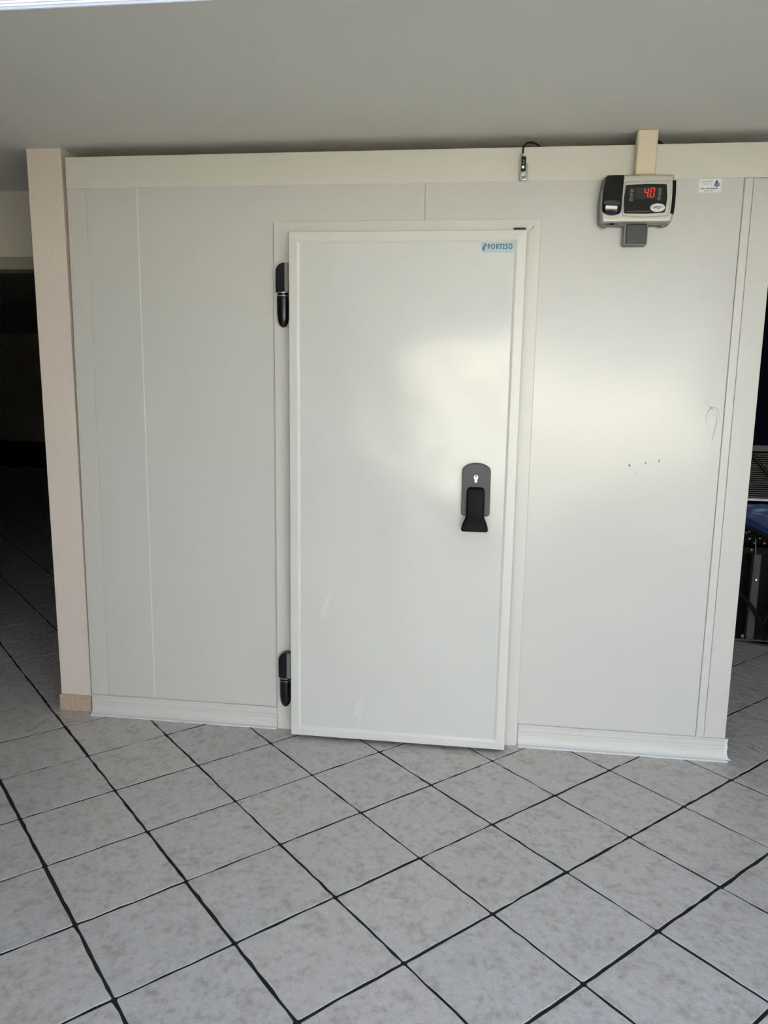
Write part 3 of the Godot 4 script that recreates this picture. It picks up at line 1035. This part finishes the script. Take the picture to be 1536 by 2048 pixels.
	build(st, "side_inlay", M.blackmatte, t)
	# cable glands and screw feet underneath
	for x in [0.4220, 0.6380]:
		st = mb()
		lathe(st, Vector3(x, 2.166, 0.034), Vector3.DOWN, [[-0.004, 0.009], [0.004, 0.0095], [0.010, 0.0085], [0.0115, 0.0]], 16)
		build(st, "cable_gland", M.switchgrey, t)
	st = mb()
	lathe(st, Vector3(0.4480, 2.168, 0.058), Vector3.DOWN, [[-0.004, 0.0085], [0.004, 0.0085], [0.007, 0.007], [0.0075, 0.0]], 16)
	build(st, "flap_catch", M.black, t)

	var s2 := thing("wall_switch", "small dark grey rocker switch box under the controller", "switch")
	st = mb()
	extrude(st, rrect(0.4965, 2.0905, 0.5860, 2.1755, 0.007, 4), 0.0002, 0.044, 0.005, 3, true)
	build(st, "switch_box", M.switchgrey, s2)
	st = mb()
	extrude(st, rrect(0.5045, 2.0965, 0.5820, 2.1680, 0.006, 4), 0.040, 0.0500, 0.004, 3)
	build(st, "rocker", M.switchdark, s2)

	var k := thing("cable_trunking", "cream plastic cable trunking between controller and ceiling", "cable duct")
	st = mb()
	box(st, Vector3(0.5245, 2.3435, 0.0025), Vector3(0.5975, 2.5045, 0.042), 0.002)
	build(st, "channel", M.cream, k)
	st = mb()
	box(st, Vector3(0.5235, 2.3435, 0.036), Vector3(0.5985, 2.5045, 0.0555), 0.005)
	build(st, "lid", M.cream, k)
	st = mb()
	tube(st, curve([Vector3(0.575, 2.482, -0.10), Vector3(0.60, 2.487, -0.045), Vector3(0.628, 2.481, -0.05), Vector3(0.65, 2.4705, -0.075), Vector3(0.70, 2.4700, -0.16)], 20), 0.0075, 10)
	tag(build(st, "power_cable", M.cable, self), "black cable end on top of the cold room behind trunking", "cable")

func make_sensor() -> void:
	var t := thing("door_sensor", "small black light sensor on a metal bracket above the door", "sensor")
	var st := mb()
	box(st, Vector3(0.0975, 2.3398, 0.0022), Vector3(0.1265, 2.4045, 0.0042), 0.0005)
	box(st, Vector3(0.0965, 2.3398, 0.0022), Vector3(0.0985, 2.4340, 0.0370), 0.0005)
	build(st, "bracket", M.chrome, t)
	st = mb()
	box(st, Vector3(0.0987, 2.3690, 0.0042), Vector3(0.1165, 2.4235, 0.0330), 0.0012)
	build(st, "sensor_body", M.black, t)
	st = mb()
	box(st, Vector3(0.1016, 2.3795, 0.0325), Vector3(0.1103, 2.3885, 0.0346), 0.0008)
	build(st, "lens", M.led, t)
	st = mb()
	box(st, Vector3(0.1012, 2.3715, 0.0325), Vector3(0.1108, 2.3785, 0.0340), 0.0005)
	build(st, "lens", M.amber, t)
	for y in [2.4080, 2.3985]:
		st = mb()
		lathe(st, Vector3(0.1075, y, 0.0325), Vector3(0, 0, 1), [[0.0, 0.0030], [0.0012, 0.0030], [0.0016, 0.0020], [0.0016, 0.0]], 14)
		build(st, "adjuster", M.inkgrey, t)
	st = mb()
	box(st, Vector3(0.0987, 2.3635, 0.0042), Vector3(0.1120, 2.3688, 0.0300), 0.0008)
	build(st, "clamp", M.zinc, t)
	st = mb()
	lathe(st, Vector3(0.1120, 2.3515, 0.004), Vector3(0, 0, 1), [[0.0, 0.0078], [0.0012, 0.0078], [0.0016, 0.0062], [0.0042, 0.0052], [0.0052, 0.003], [0.0052, 0.0]], 18)
	build(st, "mounting_screw", M.chrome, t)
	for y in [2.4140, 2.3650]:
		st = mb()
		lathe(st, Vector3(0.0966, y, 0.020), Vector3(-1, 0, 0), [[0.0, 0.0034], [0.0040, 0.0034], [0.0050, 0.002], [0.0050, 0.0]], 12)
		build(st, "side_screw", M.nickel, t)
	st = mb()
	lathe(st, Vector3(0.1045, 2.4235, 0.018), Vector3.UP, [[-0.002, 0.0042], [0.006, 0.0042], [0.006, 0.0055], [0.013, 0.0055], [0.013, 0.0]], 14)
	build(st, "cable_nut", M.nickel, t)
	st = mb()
	tube(st, curve([Vector3(0.1045, 2.434, 0.018), Vector3(0.1040, 2.450, 0.018), Vector3(0.1075, 2.466, 0.014), Vector3(0.1190, 2.4790, 0.004), Vector3(0.1360, 2.4830, -0.006), Vector3(0.1560, 2.4790, -0.014), Vector3(0.1720, 2.4695, -0.022), Vector3(0.1840, 2.4690, -0.026)], 30), 0.0036, 10)
	build(st, "cable", M.cable, t)

	var s := thing("installer_sticker", "small white sticker with a blue drop near the corner", "sticker")
	st = mb()
	box(st, Vector3(0.7700, 2.2890, 0.0000), Vector3(0.8525, 2.3375, 0.0005))
	build(st, "paper", M.white, s)
	var z := 0.0005
	text("AIR FROID", "title_lettering", M.inkgrey, s, Vector3(0.7985, 2.3285, z), 0.0075, 0.0400)
	st = mb()
	var bars := [[0.7860, 2.3185, 0.0235, 0.0022]]
	for b in bars:
		for i in 8:
			box(st, Vector3(b[0] + b[2] * i / 8.0, b[1] + 0.0004 * (i % 2), z - 0.0002), Vector3(b[0] + b[2] * (i + 0.72) / 8.0, b[1] + b[3], z + 0.0002))
	build(st, "subtitle_print", M.inkgrey, s)
	st = mb()
	for b in [[0.7765, 2.3010, 0.0150, 0.0034, 6], [0.7965, 2.3010, 0.0420, 0.0034, 15], [0.7890, 2.2932, 0.0045, 0.0028, 2], [0.7965, 2.2932, 0.0030, 0.0028, 1], [0.8015, 2.2932, 0.0030, 0.0028, 1], [0.8065, 2.2932, 0.0030, 0.0028, 1], [0.8115, 2.2932, 0.0030, 0.0028, 1], [0.8165, 2.2932, 0.0045, 0.0028, 2]]:
		for i in int(b[4]):
			box(st, Vector3(b[0] + b[2] * i / b[4], b[1], z - 0.0002), Vector3(b[0] + b[2] * (i + 0.8) / b[4], b[1] + b[3] * (0.85 + 0.15 * (i % 2)), z + 0.0002))
	build(st, "small_print", M.inkblack, s)
	st = mb()
	extrude(st, soft([Vector2(0.8335, 2.3345), Vector2(0.8385, 2.3255), Vector2(0.8350, 2.3205), Vector2(0.8265, 2.3190), Vector2(0.8290, 2.3250)], 0.002, 3), z - 0.0002, z + 0.0002)
	build(st, "drop_mark", M.inknavy, s)
	st = mb()
	extrude(st, soft([Vector2(0.8395, 2.3250), Vector2(0.8455, 2.3205), Vector2(0.8450, 2.3130), Vector2(0.8350, 2.3060), Vector2(0.8275, 2.3110), Vector2(0.8255, 2.3170), Vector2(0.8350, 2.3190)], 0.003, 3), z - 0.0002, z + 0.0002)
	build(st, "drop_mark", M.inksteel, s)
	st = mb()
	extrude(st, ellipse(0.8275, 2.3155, 0.0022, 0.0028, 10), z - 0.0001, z + 0.0003)
	build(st, "drop_mark", M.inkblack, s)

# ------------------------------------------------------------------ things in the dark passage on the right
func make_passage() -> void:
	var Z := -1.62
	var st := mb()
	box(st, Vector3(1.36, 1.226, Z - 0.62), Vector3(2.60, 2.20, Z - 0.02), 0.004)
	box(st, Vector3(1.38, 0.0, Z - 0.60), Vector3(2.58, 1.226, Z - 0.45))
	tag(build(st, "navy_cabinet", M.navy, self), "dark navy cabinet front above the louvred grille", "cabinet")
	var g := thing("louvred_grille", "grey horizontal louvre grille with a pale bottom rail", "grille")
	st = mb()
	box(st, Vector3(1.38, 1.185, Z - 0.05), Vector3(2.56, 1.222, Z + 0.02), 0.003)
	build(st, "top_rail", M.slat, g)
	st = mb()
	box(st, Vector3(1.38, 0.890, Z - 0.05), Vector3(2.56, 0.903, Z + 0.03), 0.002)
	build(st, "bottom_rail", M.white, g)
	st = mb()
	box(st, Vector3(1.38, 0.900, Z - 0.07), Vector3(2.56, 1.19, Z - 0.045))
	build(st, "backing", M.slatback, g)
	for i in 21:
		st = mb()
		var y := 0.912 + i * 0.0129
		quad(st, Vector3(1.39, y, Z + 0.010), Vector3(2.55, y, Z + 0.010), Vector3(2.55, y + 0.0045, Z - 0.012), Vector3(1.39, y + 0.0045, Z - 0.012), Vector3(0, 1, 0.3))
		box(st, Vector3(1.39, y - 0.003, Z + 0.006), Vector3(2.55, y + 0.0015, Z + 0.0105))
		build(st, "slat", M.slat, g)
	for x in [1.38, 2.545]:
		st = mb()
		box(st, Vector3(x, 0.90, Z - 0.05), Vector3(x + 0.015, 1.19, Z + 0.02), 0.002)
		build(st, "side_rail", M.slat, g)
	st = mb()
	tube(st, [Vector3(1.575, 1.165, Z + 0.028), Vector3(1.64, 1.09, Z + 0.030), Vector3(1.72, 0.995, Z + 0.030), Vector3(1.79, 0.91, Z + 0.036)], 0.010, 8)
	tag(build(st, "black_strap", M.cable, self), "black strap hanging slantwise across the louvred grille", "strap")
	# blue printed table board, tilted, on a folding metal stand
	var b := thing("printed_board", "dark blue board printed with white streaks under grille", "board")
	st = mb()
	var P := [Vector3(1.42, 0.868, Z + 0.02), Vector3(2.35, 0.875, Z + 0.02), Vector3(2.35, 0.40, Z + 0.11), Vector3(1.42, 0.818, Z + 0.06)]
	var th := Vector3(0, -0.006, -0.012)
	quad(st, P[0], P[1], P[2], P[3], Vector3(0, 0.3, 1))
	quad(st, P[0] + th, P[1] + th, P[2] + th, P[3] + th, Vector3(0, -0.3, -1))
	for i in 4:
		var a: Vector3 = P[i]
		var c: Vector3 = P[(i + 1) % 4]
		quad(st, a, c, c + th, a + th, (a + c) * 0.5 - Vector3(1.9, 0.7, Z + 0.05))
	build(st, "board_face", M.print, b)
	st = mb()
	tube(st, [P[3] + Vector3(0, -0.012, 0.004), P[2] + Vector3(0, -0.012, 0.004)], 0.011, 8)
	build(st, "edge_bar", M.darkmetal, b)

	var s := thing("metal_stand", "dark aluminium stand with bolts below the blue board", "stand")
	st = mb()
	box(st, Vector3(1.36, 0.02, Z - 0.20), Vector3(2.4, 0.80, Z - 0.17))
	build(st, "rear_sheet", M.darkmetal, s)
	for x in [1.66, 1.80]:
		st = mb()
		box(st, Vector3(x - 0.018, 0.024, Z - 0.02), Vector3(x + 0.030, 0.56, Z + 0.01), 0.003)
		box(st, Vector3(x - 0.018, 0.024, Z + 0.01), Vector3(x - 0.006, 0.56, Z + 0.022), 0.002)
		build(st, "post", M.alu, s)
		st = mb()
		lathe(st, Vector3(x + 0.012, 0.40, Z + 0.010), Vector3(0, 0, 1), [[0.0, 0.009], [0.006, 0.008], [0.008, 0.0]], 12)
		build(st, "bolt", M.chrome, s)
	st = mb()
	box(st, Vector3(1.36, 0.0105, Z - 0.2), Vector3(2.4, 0.024, Z + 0.01), 0.002)
	build(st, "base_plate", M.alu, s)
	st = mb()
	box(st, Vector3(1.36, 0.56, Z - 0.06), Vector3(2.3, 0.60, Z - 0.0), 0.003)
	build(st, "cross_rail", M.darkmetal, s)
	for q in [[1.590, 0.690], [1.605, 0.700], [1.612, 0.655], [1.640, 0.630], [1.630, 0.585], [1.672, 0.66], [1.70, 0.63]]:
		st = mb()
		lathe(st, Vector3(q[0], q[1], Z - 0.02), Vector3(0, 0, 1), [[-0.03, 0.006], [0.022, 0.0085], [0.028, 0.008], [0.032, 0.0]], 10)
		build(st, "bolt", M.chrome, s)
	st = mb()
	lathe(st, Vector3(1.625, 0.040, Z + 0.0), Vector3(0, 0, 1), [[0.0, 0.012], [0.01, 0.012], [0.014, 0.006], [0.014, 0.0]], 12)
	build(st, "foot_bolt", M.chrome, s)
	st = mb()
	tube(st, curve([Vector3(1.56, 0.33, Z + 0.05), Vector3(1.62, 0.27, Z + 0.06), Vector3(1.68, 0.19, Z + 0.06), Vector3(1.72, 0.10, Z + 0.05), Vector3(1.75, 0.03, Z + 0.02)], 16), 0.013, 8)
	build(st, "hose", M.darkmetal, s)
	st = mb()
	tube(st, curve([Vector3(1.72, 0.14, Z + 0.05), Vector3(1.76, 0.22, Z + 0.05), Vector3(1.82, 0.26, Z + 0.05), Vector3(1.92, 0.27, Z + 0.04)], 14), 0.011, 8)
	build(st, "hose", M.darkmetal, s)
	st = mb()
	tube(st, curve([Vector3(1.638, 0.66, Z + 0.03), Vector3(1.645, 0.58, Z + 0.03), Vector3(1.652, 0.52, Z + 0.028), Vector3(1.668, 0.47, Z + 0.02)], 14), 0.0022, 6)
	build(st, "wire", M.zinc, s)
	# round foot under the base plate
	st = mb()
	lathe(st, Vector3(1.78, 0.0, -1.80), Vector3.UP, [[0.0005, 0.0], [0.0005, 0.236], [0.010, 0.236], [0.010, 0.0]], 48)
	build(st, "round_foot", M.slatback, s)
	st = mb()
	var ring := []
	for i in 49:
		ring.append(Vector3(1.78 + 0.237 * cos(TAU * i / 48), 0.0075, -1.80 + 0.237 * sin(TAU * i / 48)))
	tube(st, ring, 0.0032, 8)
	build(st, "foot_rim", M.slat, s)

const BAY := 1.168                 # where the solid ceiling ends
const OPEN_L := -0.65
const OPEN_R := 2.05
const OPEN_H := 2.2

func _ready() -> void:
	rng.seed = 20240
	# camera
	cam = Camera3D.new()
	cam.name = "Camera"
	add_child(cam)
	cam.transform = Transform3D(Basis(Vector3.UP, 0.1282) * Basis(Vector3.RIGHT, -0.1681) * Basis(Vector3.BACK, 0.0157), CAM_POS)
	cam.fov = rad_to_deg(2.0 * atan(1024.0 / 1549.1))
	cam.near = 0.05
	cam.far = 200
	cam.current = true
	# sky, sun, exposure
	var we := WorldEnvironment.new()
	we.name = "WorldEnvironment"
	var env := Environment.new()
	var sky := Sky.new()
	var sm := ProceduralSkyMaterial.new()
	sm.sky_top_color = Color(0.50, 0.63, 0.84)
	sm.sky_horizon_color = Color(0.90, 0.945, 1.0)
	sm.sky_curve = 0.2
	sm.ground_bottom_color = Color(0.5, 0.48, 0.42)
	sm.ground_horizon_color = Color(0.7, 0.7, 0.66)
	sm.sky_energy_multiplier = 1.9
	sky.sky_material = sm
	env.background_mode = Environment.BG_SKY
	env.sky = sky
	env.tonemap_mode = Environment.TONE_MAPPER_LINEAR
	env.tonemap_exposure = 1.06
	env.sdfgi_enabled = true
	env.ssao_enabled = true
	env.ssil_enabled = true
	we.environment = env
	add_child(we)
	var sun := DirectionalLight3D.new()
	sun.name = "Sun"
	sun.light_color = Color(1.0, 0.97, 0.90)
	sun.light_energy = 14.0
	sun.light_angular_distance = 0.6
	sun.shadow_enabled = true
	sun.rotation = Vector3(deg_to_rad(-38), deg_to_rad(160), 0)
	add_child(sun)

	make_materials()
	make_room()
	make_floor()
	make_cold_room()
	make_controller()
	make_sensor()
	make_passage()
